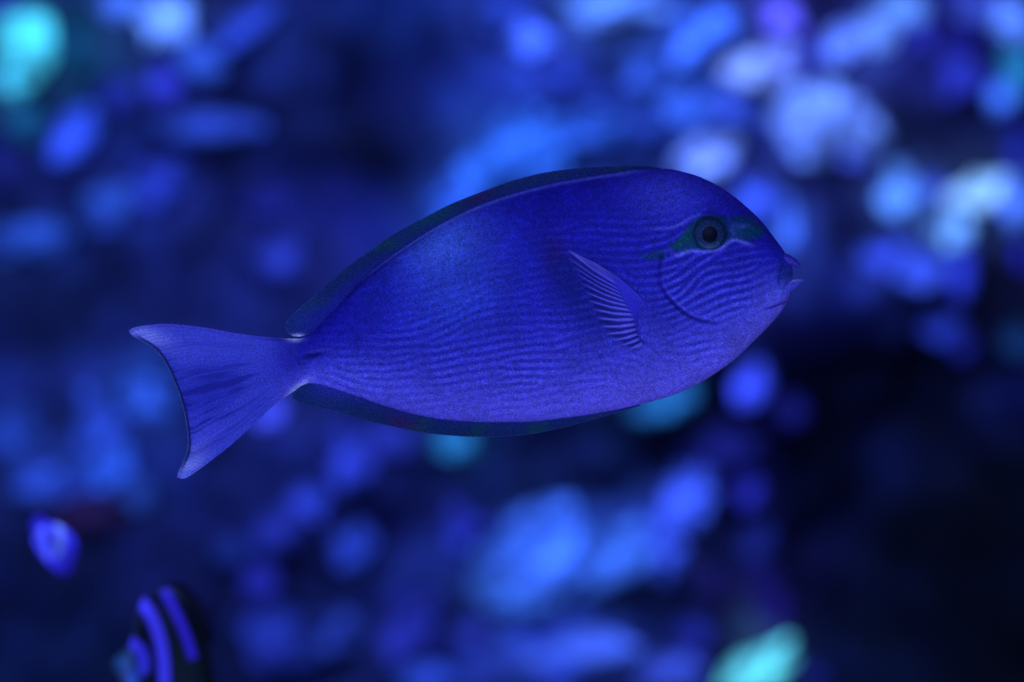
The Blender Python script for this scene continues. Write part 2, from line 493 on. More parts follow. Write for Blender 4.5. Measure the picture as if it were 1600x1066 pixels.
for i in range(nx):
    for j in range(nz_):
        y = wall_y(xs[i], zs[j])
        y += 0.02 * mnoise.noise(Vector((xs[i] * 18, 9.0, zs[j] * 18)))
        V.append((xs[i], y, zs[j]))
        kk = D0 / (D0 + y)
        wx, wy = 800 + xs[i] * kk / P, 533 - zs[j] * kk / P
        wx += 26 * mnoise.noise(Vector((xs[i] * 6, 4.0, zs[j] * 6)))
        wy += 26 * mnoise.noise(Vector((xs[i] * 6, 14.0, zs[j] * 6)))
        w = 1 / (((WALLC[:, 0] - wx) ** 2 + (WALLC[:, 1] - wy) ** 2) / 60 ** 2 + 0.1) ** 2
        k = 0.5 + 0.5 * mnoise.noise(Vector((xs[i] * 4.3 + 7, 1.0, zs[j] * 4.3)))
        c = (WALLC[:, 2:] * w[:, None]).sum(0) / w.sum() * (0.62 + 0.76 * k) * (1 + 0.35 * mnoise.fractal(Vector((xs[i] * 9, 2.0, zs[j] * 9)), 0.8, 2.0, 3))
        # soft blur halo of each colony, painted into the rock colour around it
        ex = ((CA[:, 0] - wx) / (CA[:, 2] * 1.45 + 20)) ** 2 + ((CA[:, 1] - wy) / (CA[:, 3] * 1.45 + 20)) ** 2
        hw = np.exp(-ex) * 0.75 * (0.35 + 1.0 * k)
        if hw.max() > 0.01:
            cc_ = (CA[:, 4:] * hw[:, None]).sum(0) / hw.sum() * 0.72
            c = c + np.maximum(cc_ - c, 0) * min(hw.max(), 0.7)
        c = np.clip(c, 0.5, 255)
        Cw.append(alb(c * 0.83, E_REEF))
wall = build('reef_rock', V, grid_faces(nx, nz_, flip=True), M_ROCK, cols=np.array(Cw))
tag(wall, kind='structure')


# ================================================================ CORALS
def ico(sub):
    t = (1 + 5 ** 0.5) / 2
    v = [(-1, t, 0), (1, t, 0), (-1, -t, 0), (1, -t, 0), (0, -1, t), (0, 1, t), (0, -1, -t), (0, 1, -t), (t, 0, -1), (t, 0, 1), (-t, 0, -1), (-t, 0, 1)]
    f = [(0, 11, 5), (0, 5, 1), (0, 1, 7), (0, 7, 10), (0, 10, 11), (1, 5, 9), (5, 11, 4), (11, 10, 2), (10, 7, 6), (7, 1, 8),
         (3, 9, 4), (3, 4, 2), (3, 2, 6), (3, 6, 8), (3, 8, 9), (4, 9, 5), (2, 4, 11), (6, 2, 10), (8, 6, 7), (9, 8, 1)]
    v = [np.array(p) / np.linalg.norm(p) for p in v]
    for _ in range(sub):
        cache, nf = {}, []

        def mid(a, b):
            k = (min(a, b), max(a, b))
            if k not in cache:
                p = v[a] + v[b]
                v.append(p / np.linalg.norm(p))
                cache[k] = len(v) - 1
            return cache[k]
        for a, b, c in f:
            x, y, z = mid(a, b), mid(b, c), mid(c, a)
            nf += [(a, x, z), (b, y, x), (c, z, y), (x, y, z)]
        f = nf
    return np.array(v), np.array(f)


ICO4 = ico(4)
ICO3 = ico(3)
ICO2 = ico(2)


def lump(rng, knobs, kw, amp, rough):
    v, f = ICO4
    r = np.ones(len(v))
    K = rng.standard_normal((knobs, 3))
    K /= np.linalg.norm(K, axis=1)[:, None]
    h = rng.uniform(0.4, 1.0, knobs)
    d = v @ K.T
    g = np.exp((d - 1) / (kw * kw)) * h
    r += amp * (g.max(1) * 1.0) - amp * 0.35
    s = rng.uniform(0, 50)
    n = np.array([mnoise.fractal(Vector(p * 2.4 + s), 0.7, 2.0, 5) for p in v])
    r += rough * n
    return v * np.maximum(r, 0.35)[:, None], f, g.max(1)


def coral_shape(kind, rng):
    """unit-ish shape; +x right, -y to the viewer, +z up; returns verts, faces, paleness"""
    if kind == 'boulder_coral':
        return lump(rng, 9, 0.36, 0.34, 0.26)
    if kind == 'knob_coral':
        return lump(rng, 40, 0.19, 0.34, 0.26)
    if kind == 'plate_coral':
        v, f, g = lump(rng, 9, 0.35, 0.22, 0.16)
        v = v.copy()
        v[:, 1] *= 1.25
        tilt = math.radians(26)
        y, z = v[:, 1].copy(), v[:, 2] * 0.75
        v[:, 1] = y * math.cos(tilt) - z * math.sin(tilt)
        v[:, 2] = y * math.sin(tilt) + z * math.cos(tilt)
        v[:, 2] *= 1 / 0.9
        return v, f, g
    # branching: a core and stubby fingers
    v, f, g = lump(rng, 12, 0.3, 0.15, 0.12)
    vs, fs, gs = [v * 0.72], [f], [g * 0.3]
    off = len(v)
    v2, f2 = ICO2
    for k in range(34):
        d = rng.standard_normal(3)
        d[1] = -abs(d[1]) * 0.8
        d[2] += 0.35
        d /= np.linalg.norm(d)
        L_ = rng.uniform(0.28, 0.42)
        a = rng.uniform(0.08, 0.13)
        t = v2 @ d
        p = v2 * a + np.outer(t, d) * (L_ - a) + d * (0.62)
        vs.append(p)
        fs.append(f2 + off)
        gs.append(np.clip(t, 0, 1))
        off += len(v2)
    return np.vstack(vs), np.vstack(fs), np.concatenate(gs)


KN = {'b': 'boulder_coral', 'k': 'knob_coral', 'p': 'plate_coral', 'f': 'finger_coral', 's': 'sea_sponge'}
CAT = {'b': 'coral', 'k': 'coral', 'p': 'coral', 'f': 'coral', 's': 'sponge'}
count = [0]


def coral(px, py, rx, ry, rot, rgb, k, label, fwd=0.35, pale=0.35):
    count[0] += 1
    rng = np.random.default_rng(1000 + count[0] * 7)
    kind = KN[k]
    v, f, g = coral_shape('boulder_coral' if k == 's' else kind, rng)
    if min(rx, ry) > 29 and k in 'bkp':      # a colony of many crowded heads
        vs, fs, gs, off = [v * 0.62], [f], [g], len(v)
        nl = 9 if min(rx, ry) < 45 else 15
        for q in range(nl):
            v3, f3 = ICO3
            d = rng.standard_normal(3)
            d /= np.linalg.norm(d)
            d[1] = -abs(d[1])
            rad_ = rng.uniform(0.22, 0.42)
            so = rng.uniform(0, 60)
            rr_ = 1 + 0.35 * np.array([mnoise.fractal(Vector(p * 2.2 + so), 0.8, 2.0, 4) for p in v3])
            sq = np.array([rng.uniform(0.7, 1.35), 1, rng.uniform(0.7, 1.35)])
            vs.append(v3 * rr_[:, None] * rad_ * sq + d * rng.uniform(0.55, 0.95))
            fs.append(f3 + off)
            gs.append(np.full(len(v3), rng.uniform(-0.6, 1.3)))
            off += len(v3)
        v, f, g = np.vstack(vs), np.vstack(fs), np.concatenate(gs)
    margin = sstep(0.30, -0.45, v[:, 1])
    v = v * np.array([rx * 1.02, 0.45 * min(rx, ry) + 0.15 * max(rx, ry), ry * 1.02])
    a = math.radians(rot)
    x, z = v[:, 0].copy(), v[:, 2].copy()
    v[:, 0] = x * math.cos(a) - z * math.sin(a)
    v[:, 2] = x * math.sin(a) + z * math.cos(a)
    Y = 2.0
    for _ in range(4):
        c = at(px, py, Y)
        Y = wall_y(c.x, c.z)
    s = P * (D0 + Y) / D0
    Y -= (0.95 if min(rx, ry) < 31 and k != 's' else fwd) * min(rx, ry) * s
    c = at(px, py, Y)
    v = v * (P * (D0 + Y) / D0)
    base = alb(np.array(rgb) * (0.93 if rgb[2] < 240 else 1.0), E_REEF)
    if rgb[2] == 255:
        base = np.clip(base * np.array([1.08, 1.08, 1.35]), 0, 0.92)   # palest, most reflective growth
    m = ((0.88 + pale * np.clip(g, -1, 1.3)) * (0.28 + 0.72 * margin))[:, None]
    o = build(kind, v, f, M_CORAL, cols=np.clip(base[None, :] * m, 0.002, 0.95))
    o.location = c
    tag(o, label, CAT[k])
    return o


for c in CORALS:
    coral(*c)

# ================================================================ MAIN FISH
TOP = np.array([(430, 529), (450, 530), (469, 529), (485, 520), (499, 507), (520, 486), (565, 437), (595, 412), (625, 390), (685, 352), (745, 322), (820, 297),
                (865, 286), (910, 277.5), (960, 270), (1000, 264.5), (1040, 264), (1080, 272), (1110, 284), (1140, 302), (1165, 322), (1190, 346), (1210, 372),
                (1222, 388), (1230, 401), (1235, 409), (1237.6, 417), (1238.5, 428)], float)
BOT = np.array([(430, 612), (450, 611), (465, 606), (481, 600), (500, 602), (520, 608), (565, 623), (610, 638), (655, 650), (700, 657), (760, 660.5), (820, 660),
                (880, 654), (910, 650), (950, 643), (1000, 632), (1050, 618), (1090, 600), (1120, 582), (1150, 560), (1180, 531), (1210, 500), (1226, 479),
                (1233, 464), (1237.3, 448), (1238.5, 428)], float)
THK = np.array([(430, 2), (445, 7), (470, 13), (500, 20), (560, 33), (640, 47), (740, 58), (860, 66), (960, 68), (1060, 64), (1120, 57), (1170, 46), (1205, 34),
                (1222, 24), (1233, 13), (1237.3, 6), (1238.5, 0.5)], float)


def mono(tab):
    """smooth monotone-ish interpolation y(x) through a table (finite-difference cubic)"""
    x, y = tab[:, 0], tab[:, 1]
    h = np.diff(x)
    d = np.diff(y) / h
    m = np.zeros(len(x))
    m[1:-1] = np.where(d[:-1] * d[1:] > 0, 2 * d[:-1] * d[1:] / np.where(d[:-1] + d[1:] == 0, 1, d[:-1] + d[1:]), 0)
    m[0], m[-1] = d[0], d[-1]

    def fn(q):
        q = np.asarray(q, float)
        k = np.clip(np.searchsorted(x, q) - 1, 0, len(x) - 2)
        t = (q - x[k]) / h[k]
        t2, t3 = t * t, t * t * t
        return ((2 * t3 - 3 * t2 + 1) * y[k] + (t3 - 2 * t2 + t) * h[k] * m[k] + (-2 * t3 + 3 * t2) * y[k + 1] + (t3 - t2) * h[k] * m[k + 1])
    return fn


f_top, f_bot, f_thk = mono(TOP), mono(BOT), mono(THK)


def body_z(x, y):
    t, b = f_top(x), f_bot(x)
    v = np.clip((2 * y - t - b) / np.maximum(b - t, 1e-3), -1, 1)
    return f_thk(x) * np.power(np.maximum(1 - np.abs(v) ** 2.1, 0), 0.62)


# ---- stripes grown like a fingerprint along a direction field
X0, Y0, GW, GH = 430, 240, 832, 448
rng = np.random.default_rng(5)
gy, gx = np.mgrid[0:GH, 0:GW].astype(float)
gx += X0
gy += Y0


def rbf(ctrl, s):
    num = np.zeros((GH, GW))
    den = np.zeros((GH, GW))
    for cx, cy, val in ctrl:
        w = 1.0 / (((gx - cx) ** 2 + (gy - cy) ** 2) / s ** 2 + 0.15) ** 1.6
        num += w * val
        den += w
    return num / den


theta = rbf([(500, 560, -6), (560, 560, 2), (600, 520, 8), (650, 600, 5), (700, 560, 9), (700, 630, 5), (700, 480, 15), (800, 430, 15), (800, 520, 11), (800, 600, 10),
             (900, 560, 9), (900, 480, 9), (900, 400, 6), (900, 340, 3), (960, 340, -2), (960, 400, 3), (1000, 360, 2), (1015, 395, 6), (1050, 350, 22), (1030, 330, 12),
             (980, 430, -4), (1010, 460, -12), (1060, 420, 32), (1090, 410, 26), (1100, 450, 27), (1070, 470, 40), (1150, 410, 14), (1150, 440, 18), (1190, 430, 20),
             (1130, 480, 24), (1180, 470, 18), (1020, 545, -42), (1045, 560, -28), (1035, 520, 25), (1080, 540, 14), (1080, 575, 12), (1120, 530, 15), (960, 590, 10), (1000, 610, 12),
             (1150, 330, -15), (1100, 320, 5)], 40)
theta += 7 * smooth_noise((GH, GW), 16, rng) + 5 * smooth_noise((GH, GW), 7, rng)
amp = rbf([(480, 560, 0.0), (505, 575, 0.1), (530, 560, 0.55), (560, 575, 0.6), (560, 520, 0.12), (600, 470, 0.08), (620, 560, 0.85), (620, 620, 0.25), (700, 400, 0.0), (700, 470, 0.25), (700, 520, 0.8), (700, 580, 1.0),
           (700, 625, 0.5), (720, 650, 0.0), (800, 340, 0.0), (800, 400, 0.2), (800, 450, 0.55), (800, 520, 0.9), (800, 580, 1.0), (800, 620, 0.6), (820, 650, 0.05), (880, 330, 0.15), (880, 380, 0.45),
           (880, 300, 0), (880, 460, 0.6), (900, 540, 0.8), (900, 590, 0.75), (920, 630, 0.1), (960, 310, 0.0), (960, 340, 0.4), (960, 380, 0.8), (1020, 380, 1.0), (1020, 320, 0.25), (1060, 300, 0.0),
           (1090, 320, 0.05), (1000, 440, 0.75), (1060, 440, 0.95), (1110, 430, 1.0), (1160, 430, 0.95), (1190, 430, 0.5), (1215, 440, 0.1), (1140, 470, 0.9), (1190, 490, 0.1), (1160, 510, 0.2),
           (1040, 540, 0.8), (1090, 540, 0.7), (1130, 550, 0.2), (1060, 590, 0.2), (1000, 590, 0.45), (980, 620, 0.05), (1050, 610, 0.0), (1180, 350, 0.2), (1150, 310, 0.05), (1210, 390, 0.0)], 26)
amp = np.clip(amp, 0, 1)

fy = np.fft.fftfreq(GH)[:, None]
fx = np.fft.fftfreq(GW)[None, :]
NB = 18
angs = np.arange(NB) * 180.0 / NB
LAM = 12.4
filts = []
for a in angs:
    r = math.radians(a)
    dx, dy = math.cos(r), -math.sin(r)        # direction of the stripe in image axes
    nx_, ny_ = -dy, dx
    u = fx * dx + fy * dy
    w = fx * nx_ + fy * ny_
    f0 = 1 / LAM
    filts.append(np.exp(-0.5 * (((np.abs(w) - f0) / (0.021)) ** 2 + (u / 0.020) ** 2)))
th = np.mod(theta, 180) / (180.0 / NB)
i0 = np.floor(th).astype(int) % NB
fr = th - np.floor(th)
u = rng.standard_normal((GH, GW))
for it in range(8):
    U = np.fft.fft2(u)
    res = np.zeros((GH, GW))
    for k in range(NB):
        wk = np.where(i0 == k, 1 - fr, 0) + np.where((i0 + 1) % NB == k, fr, 0)
        if wk.any():
            res += wk * np.real(np.fft.ifft2(U * filts[k]))
    res /= np.std(res)
    u = np.tanh(1.5 * res)
STR = u
BLO = smooth_noise((GH, GW), 16, rng)
BL2 = smooth_noise((GH, GW), 5, rng)
FINE = smooth_noise((GH, GW), 1.6, rng)


def samp(img, x, y):
    xx = np.clip(np.asarray(x) - X0, 0, GW - 1.001)
    yy = np.clip(np.asarray(y) - Y0, 0, GH - 1.001)
    xi, yi = xx.astype(int), yy.astype(int)
    a, b = xx - xi, yy - yi
    return (img[yi, xi] * (1 - a) * (1 - b) + img[yi, xi + 1] * a * (1 - b) + img[yi + 1, xi] * (1 - a) * b + img[yi + 1, xi + 1] * a * b)


GILL = spline([(1033, 392), (1029, 410), (1027, 428), (1028, 446), (1036, 461), (1049, 476), (1064, 489), (1082, 499), (1103, 504), (1133, 506)], 60)
JAW = spline([(1180, 486), (1198, 482), (1214, 477), (1231, 470)], 20)
UNDER_EYE = spline([(1038, 394), (1054, 401), (1072, 395), (1095, 394), (1112, 393), (1126, 387), (1138, 378), (1150, 377), (1166, 383), (1184, 388)], 60)
OVER_EYE = spline([(985, 357), (1020, 360), (1042, 359), (1060, 352), (1075, 343), (1090, 337), (1104, 334)], 50)
MASK = [(1040, 389), (1060, 372), (1072, 354), (1088, 342), (1112, 338), (1134, 341), (1150, 338), (1170, 340), (1186, 352), (1194, 364), (1186, 372), (1164, 378),
        (1140, 374), (1126, 384), (1100, 391), (1072, 392), (1056, 395)]
TIMP = [(995, 402), (1018, 395), (1032, 393), (1040, 402), (1030, 409), (1008, 408)]


def inside(x, y, poly):
    c = np.zeros(x.shape, bool)
    n = len(poly)
    for i in range(n):
        x1, y1 = poly[i]
        x2, y2 = poly[(i + 1) % n]
        if y1 == y2:
            continue
        cond = ((y1 > y) != (y2 > y)) & (x < (x2 - x1) * (y - y1) / (y2 - y1) + x1)
        c ^= cond
    return c


def soft_poly(x, y, poly, w):
    ins = inside(x, y, poly)
    d, _, _ = poly_dist(x, y, poly + [poly[0]])
    return np.clip(0.5 + np.where(ins, d, -d) / (2 * w), 0, 1)


def mixc(c, k, col):
    k = np.clip(k, 0, 1)[..., None]
    return c * (1 - k) + np.asarray(col, float) * k


def fish_paint(x, y):
    """skin colour (as seen under the blue lamp, sRGB) and relief (px) at photo px x, y"""
    s = samp(STR, x, y)
    a = samp(amp, x, y)
    blo = samp(BLO, x, y)
    bl2 = samp(BL2, x, y)
    fine = samp(FINE, x, y)
    t, b = f_top(x), f_bot(x)
    v = np.clip((y - t) / np.maximum(b - t, 1), 0, 1)
    # countershading: dark back, pale belly
    c = np.zeros(x.shape + (3,))
    c[:] = (19, 16, 149)
    k = sstep(0.12, 0.98, v + 0.10 * sstep(850, 1150, x))
    c = mixc(c, k ** 2.0, (58, 52, 198))
    c = mixc(c, gauss(x, y, 1060, 610, 130, 26, 12) * 0.6, (70, 60, 205))
    c = mixc(c, gauss(x, y, 1190, 520, 34, 60, -45) * 0.7, (74, 66, 208))
    c = mixc(c, gauss(x, y, 1215, 462, 26, 24) * 0.55, (76, 70, 212))
    c = mixc(c, gauss(x, y, 690, 385, 62, 44, 25) * 0.95, (50, 66, 200))  # paler cloudy patches on the upper flank
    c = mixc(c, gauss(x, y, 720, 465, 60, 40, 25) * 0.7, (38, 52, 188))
    c = mixc(c, gauss(x, y, 1040, 308, 50, 34) * 0.75, (48, 46, 190))
    c = mixc(c, gauss(x, y, 880, 340, 60, 38) * 0.5, (15, 12, 132))
    c = mixc(c, gauss(x, y, 590, 450, 45, 30, 40) * 0.35, (18, 22, 142))
    c = mixc(c, gauss(x, y, 1120, 430, 60, 45) * 0.35, (28, 26, 165))
    c = mixc(c, gauss(x, y, 560, 590, 60, 22, -14) * 0.5, (58, 58, 200))
    c = c * (1 + 0.04 * blo + 0.015 * bl2)[..., None]
    # rear dark purple blotch behind the pectoral fin and its greenish surround, with fin-tip shadow painted in
    c = mixc(c, gauss(x, y, 866, 398, 12, 20, 0) * 0.65, (30, 6, 88))
    c = mixc(c, gauss(x, y, 893, 446, 20, 46, -58 + 90) * 0.75, (8, 14, 98))
    c = mixc(c, gauss(x, y, 918, 495, 18, 24, 60) * 0.6, (14, 18, 116))
    c = mixc(c, gauss(x, y, 1040, 482, 26, 18, -40) * 0.45, (16, 16, 122))
    # stripes
    cheek = sstep(1020, 1050, x) * sstep(515, 495, y)
    line = sstep(0.15, 1.0, s)
    a = a * np.clip(0.85 + 0.22 * blo + 0.10 * bl2, 0.2, 1.2)
    dark = sstep(0.1, -0.9, s)
    c = mixc(c, a * line * (0.20 + 0.18 * cheek), (74, 70, 216))
    c = mixc(c, a * dark * (0.42 + 0.02 * cheek), (12, 10, 112))
    rel = 0.28 * a * s
    # head marks
    for pts, wd, st in ((UNDER_EYE, 2.6, 0.8), (OVER_EYE, 2.0, 0.45)):
        d, _, f = poly_dist(x, y, pts)
        g = np.exp(-0.5 * (d / wd) ** 2) * sstep(0, 0.5 if pts is OVER_EYE else 0.15, f) * sstep(1, 0.8, f)
        c = mixc(c, g * st, (84, 80, 222))
        rel += 0.9 * g
    mk = soft_poly(x, y, MASK, 3.5)
    gr = 0.5 + 0.5 * np.clip(blo * 0.5 + bl2 * 0.6, -1, 1)
    mcol = np.zeros(x.shape + (3,))
    mcol[:] = (6, 34, 84)
    mcol = mixc(mcol, 0.6 * sstep(1100, 1062, x) + 0.2 * gr, (3, 50, 62))
    mcol = mixc(mcol, gauss(x, y, 1178, 364, 14, 10) * 0.6, (2, 54, 72))
    mcol = mixc(mcol, gauss(x, y, 1142, 362, 5, 9) * 0.8, (36, 56, 140))
    mcol = mixc(mcol, gauss(x, y, 1156, 355, 9, 3, 8) * 0.8, (46, 60, 160))
    k = np.clip(mk * (0.78 + 0.08 * bl2), 0, 1)[..., None]
    c = c * (1 - k) + mcol * k
    rel *= (1 - 0.7 * mk)
    c = mixc(c, soft_poly(x, y, TIMP, 3) * 0.75, (5, 36, 86))
    c = mixc(c, gauss(x, y, 1225, 428, 12, 15) * 0.55, (14, 36, 110))
    # gill cover crease, its dark line and lit ridge painted into the colour
    d, sd, f = poly_dist(x, y, GILL)
    tp = sstep(0, 0.08, f) * sstep(1.0, 0.75, f)
    rel += -3.2 * np.exp(-0.5 * (d / 1.9) ** 2) * tp + 1.2 * tp * sstep(0.1, 0.5, f) * np.where(sd < 0, np.exp(-d / 11.0) * (1 - np.exp(-d / 2.0)), 0)
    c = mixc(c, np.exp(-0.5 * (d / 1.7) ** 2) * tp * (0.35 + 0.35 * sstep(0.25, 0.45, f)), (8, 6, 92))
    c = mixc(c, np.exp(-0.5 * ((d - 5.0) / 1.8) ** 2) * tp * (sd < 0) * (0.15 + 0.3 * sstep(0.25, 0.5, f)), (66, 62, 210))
    # jaw crease
    d, sd, f = poly_dist(x, y, JAW)
    tp = sstep(0, 0.5, f)
    rel += -2.4 * np.exp(-0.5 * (d / 1.6) ** 2) * tp
    c = mixc(c, np.exp(-0.5 * (d / 1.4) ** 2) * tp * 0.6, (14, 10, 108))
    # folds running back from the lips
    d, sd, f = poly_dist(x, y, np.array([(1221, 414), (1216, 428), (1214, 442)]))
    rel += -1.6 * np.exp(-0.5 * (d / 2.0) ** 2)
    c = mixc(c, np.exp(-0.5 * (d / 2.2) ** 2) * 0.45, (12, 14, 104))
    # eye socket ring
    r = np.hypot(x - 1103.5, y - 369)
    rel += 1.6 * np.exp(-0.5 * ((r - 29) / 3.5) ** 2) - 3.0 * sstep(27, 22, r)
    # lateral slit holding the tail spine
    g = gauss(x, y, 490, 554, 13, 4.0, 12)
    rel += -3.0 * g
    c = mixc(c, g * 0.8, (6, 4, 84))
    c = mixc(c, gauss(x, y, 500, 548, 16, 2.0, 10) * 0.4, (70, 66, 212))
    # line along the foot of the dorsal fin
    dt = y - t
    g = np.exp(-0.5 * ((dt - 3.6) / 2.4) ** 2) * sstep(540, 620, x) * sstep(1025, 970, x)
    c = mixc(c, g * 0.62, (70, 72, 212))
    g = np.exp(-0.5 * ((dt - 7.0) / 2.0) ** 2) * sstep(520, 560, x) * sstep(700, 620, x)
    c = mixc(c, g * 0.45, (8, 8, 98))
    # highlights on thin skin in the notches beside the tail stalk, painted pale
    c = mixc(c, gauss(x, y, 462, 530, 9, 3.0) * 0.85, (150, 146, 240))
    c = mixc(c, gauss(x, y, 468, 606, 14, 4.0, 38) * 0.9, (140, 136, 240))
    # purple tinge of the forehead and chin edge
    c = mixc(c, np.exp(-np.abs(dt) / 7.0) * sstep(1080, 1150, x) * 0.5, (66, 40, 170))
    db = b - y
    c = mixc(c, np.exp(-np.abs(db) / 10.0) * sstep(930, 1010, x) * 0.25, (76, 60, 204))
    c = mixc(c, np.exp(-np.abs(db) / 3.0) * sstep(960, 700, x) * sstep(520, 600, x) * 0.2, (8, 10, 100))
    c = c * (1 + 0.04 * fine)[..., None]
    c = c * np.array([0.86, 1.08, 0.98])
    c[..., 0] *= 1 + 0.10 * sstep(0.55, 1.0, v)
    c = mixc(c, sstep(0.8, 1.0, v) * 0.2 * sstep(520, 700, x), (86, 82, 222))
    return np.clip(c, 1, 255), rel


fish = bpy.data.objects.new('surgeonfish', None)
COL.objects.link(fish)
fish.location = (0, 0, 0)
tag(fish, 'large blue purple finely striped fish swimming to the right, in sharp focus at the centre', 'fish')

NXB, NVB = 820, 430
ux = np.linspace(0, 1, NXB)
# denser stations at the snout
sx = 430 + (1238.5 - 430) * (1 - (1 - ux) ** 1.25)
vv = np.linspace(-1, 1, NVB)
vv = np.sign(vv) * (1 - (1 - np.abs(vv)) ** 1.25)
XX, VV = np.meshgrid(sx, vv, indexing='ij')
TT, BB = f_top(XX), f_bot(XX)
YY = (TT + BB) / 2 + (BB - TT) / 2 * VV
ZZ = body_z(XX, YY)
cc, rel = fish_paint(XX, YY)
edge = sstep(0, 0.06, 1 - np.abs(VV)) * sstep(1238.5, 1230, XX)
ZF = ZZ + rel * edge + 0.3
front = W(XX, YY, ZF).reshape(-1, 3)
stp = 4
Xb, Yb, Zb = XX[::stp], YY[::stp], ZZ[::stp]
# far flank, same resolution to keep one closed skin
back = W(XX, YY, -ZF).reshape(-1, 3)
nF = len(front)
f1 = grid_faces(NXB, NVB)
f2 = grid_faces(NXB, NVB, off=nF, flip=True)
# close the rims top, bottom and ends
def strip(ia, ib):
    return np.stack([ia[:-1], ia[1:], ib[1:], ib[:-1]], -1)


top_i = np.arange(NXB) * NVB
bot_i = top_i + NVB - 1
st_i = np.arange(NVB)
en_i = (NXB - 1) * NVB + np.arange(NVB)
fc = np.vstack([f1, f2, strip(top_i, top_i + nF), strip(bot_i + nF, bot_i), strip(st_i + nF, st_i), strip(en_i, en_i + nF)])
fc = fc[:, ::-1]
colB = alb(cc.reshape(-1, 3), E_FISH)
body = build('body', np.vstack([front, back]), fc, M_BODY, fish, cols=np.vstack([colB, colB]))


# ---- thin fins -------------------------------------------------------------
def coons(top, bottom, base, rear, n, m):
    """top & bottom run base->rear (n points), base & rear run top->bottom (m points)"""
    T = spline(top, n)
    Bm = spline(bottom, n)
    L_ = spline(base, m)
    R_ = spline(rear, m)
    t = np.linspace(0, 1, n)[:, None, None]
    s = np.linspace(0, 1, m)[None, :, None]
    A = (1 - s) * T[:, None, :] + s * Bm[:, None, :]
    C_ = (1 - t) * L_[None, :, :] + t * R_[None, :, :]
    D_ = (1 - t) * (1 - s) * T[0] + t * (1 - s) * T[-1] + (1 - t) * s * Bm[0] + t * s * Bm[-1]
    return A + C_ - D_, np.broadcast_to(t[..., 0], (n, m)), np.broadcast_to(s[..., 0], (n, m))


def fin_mesh(name, G, z, cols, mat, zc=0.0, alpha=None):
    n, m = G.shape[:2]
    fr_ = W(G[..., 0], G[..., 1], zc + z).reshape(-1, 3)
    bk = W(G[..., 0], G[..., 1], zc - z).reshape(-1, 3)
    N0 = n * m
    idx = np.arange(N0).reshape(n, m)
    ring = np.concatenate([idx[:, 0], idx[-1, 1:], idx[-2::-1, -1], idx[0, -2::-1]])
    e = np.stack([ring[:-1], ring[1:], ring[1:] + N0, ring[:-1] + N0], -1)
    f = np.vstack([grid_faces(n, m), grid_faces(n, m, off=N0, flip=True), e[:, ::-1]])
    # orient front to the camera
    cl = cols.reshape(-1, 3)
    a2 = None if alpha is None else np.concatenate([alpha.ravel()] * 2)
    o = build(name, np.vstack([fr_, bk]), f, mat, fish, cols=np.vstack([cl, cl]), alpha=a2)
    bpy.context.view_layer.objects.active = o
    import bmesh
    bm = bmesh.new()
    bm.from_mesh(o.data)
    bmesh.ops.recalc_face_normals(bm, faces=bm.faces)
    bm.to_mesh(o.data)
    bm.free()
    return o


# caudal fin
TAIL_TOP = [(488, 530), (470, 529.5), (433, 528), (377, 522), (321, 512), (264, 506), (231, 508), (209, 512), (201, 516.5)]
TAIL_BOT = [(488, 597), (474, 601), (457, 613), (433, 629), (400, 660), (363, 694), (335, 716), (301, 741), (287, 748), (277, 746)]
TAIL_REAR = [(201, 516.5), (205, 523), (217, 531), (239, 544), (256, 564), (270, 592), (281, 620), (289, 651), (293, 680), (292.5, 702), (284, 725), (278, 739), (277, 746)]
TAIL_BASE = [(488, 530), (488, 563), (488, 597)]
G, t_, s_ = coons(TAIL_TOP, TAIL_BOT, TAIL_BASE, TAIL_REAR, 300, 260)
gxx, gyy = G[..., 0], G[..., 1]
# fin rays
ray = np.clip(1.7 * np.array([[mnoise.fractal(Vector((float(q) * 17, float(w) * 1.6, 3.3)), 0.7, 2.0, 3) for q in s_[0]] for w in t_[:, 0]]), -1, 1) * sstep(0.2, 0.55, t_)
ray2 = np.sin(s_ * 2 * math.pi * 38 + 2 * np.sin(s_ * 21)) * sstep(0.55, 0.85, t_)
thick = (11.5 * (1 - sstep(0.0, 0.40, t_)) + 2.6) * (0.25 + 0.75 * sstep(0, 0.07, np.minimum(s_, 1 - s_))) * (0.35 + 0.65 * sstep(1.0, 0.93, t_))
lens_ = np.power(np.maximum(1 - np.abs(2 * s_ - 1) ** 2.1, 0), 0.62)
thick = thick * (1 - 0.75 * sstep(330, 440, gxx) * (1 - lens_))
wb = sstep(455, 486, gxx)
thick = thick * (1 - wb) + (body_z(gxx, gyy) - 1.5) * wb
zf = thick + 0.42 * ray + 0.15 * ray2
zf = np.maximum(zf, 0.3)
c = np.zeros(G.shape[:2] + (3,))
c[:] = (44, 48, 184)
c = mixc(c, gauss(gxx, gyy, 320, 540, 75, 20, -5) * 0.75, (58, 58, 206))
c = mixc(c, gauss(gxx, gyy, 400, 572, 60, 26, 12) * 0.3, (50, 48, 192))
c = mixc(c, gauss(gxx, gyy, 330, 620, 45, 34, 20) * 0.55, (24, 26, 162))
c = mixc(c, gauss(gxx, gyy, 322, 690, 30, 22, 45) * 0.6, (62, 58, 208))
c = mixc(c, gauss(gxx, gyy, 225, 522, 32, 12, -22) * 0.9, (112, 112, 236))
c = mixc(c, gauss(gxx, gyy, 296, 725, 24, 13, 48) * 0.9, (112, 114, 236))
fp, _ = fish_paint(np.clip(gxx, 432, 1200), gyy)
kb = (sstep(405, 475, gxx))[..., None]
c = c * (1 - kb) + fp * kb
c = mixc(c, sstep(0.0, -0.9, ray) * (0.25 + sstep(0.2, 0.6, s_)) * sstep(0.95, 0.75, s_) * 0.5, (12, 12, 116))
c = mixc(c, sstep(0.2, 1, ray) * 0.16, (76, 74, 218))
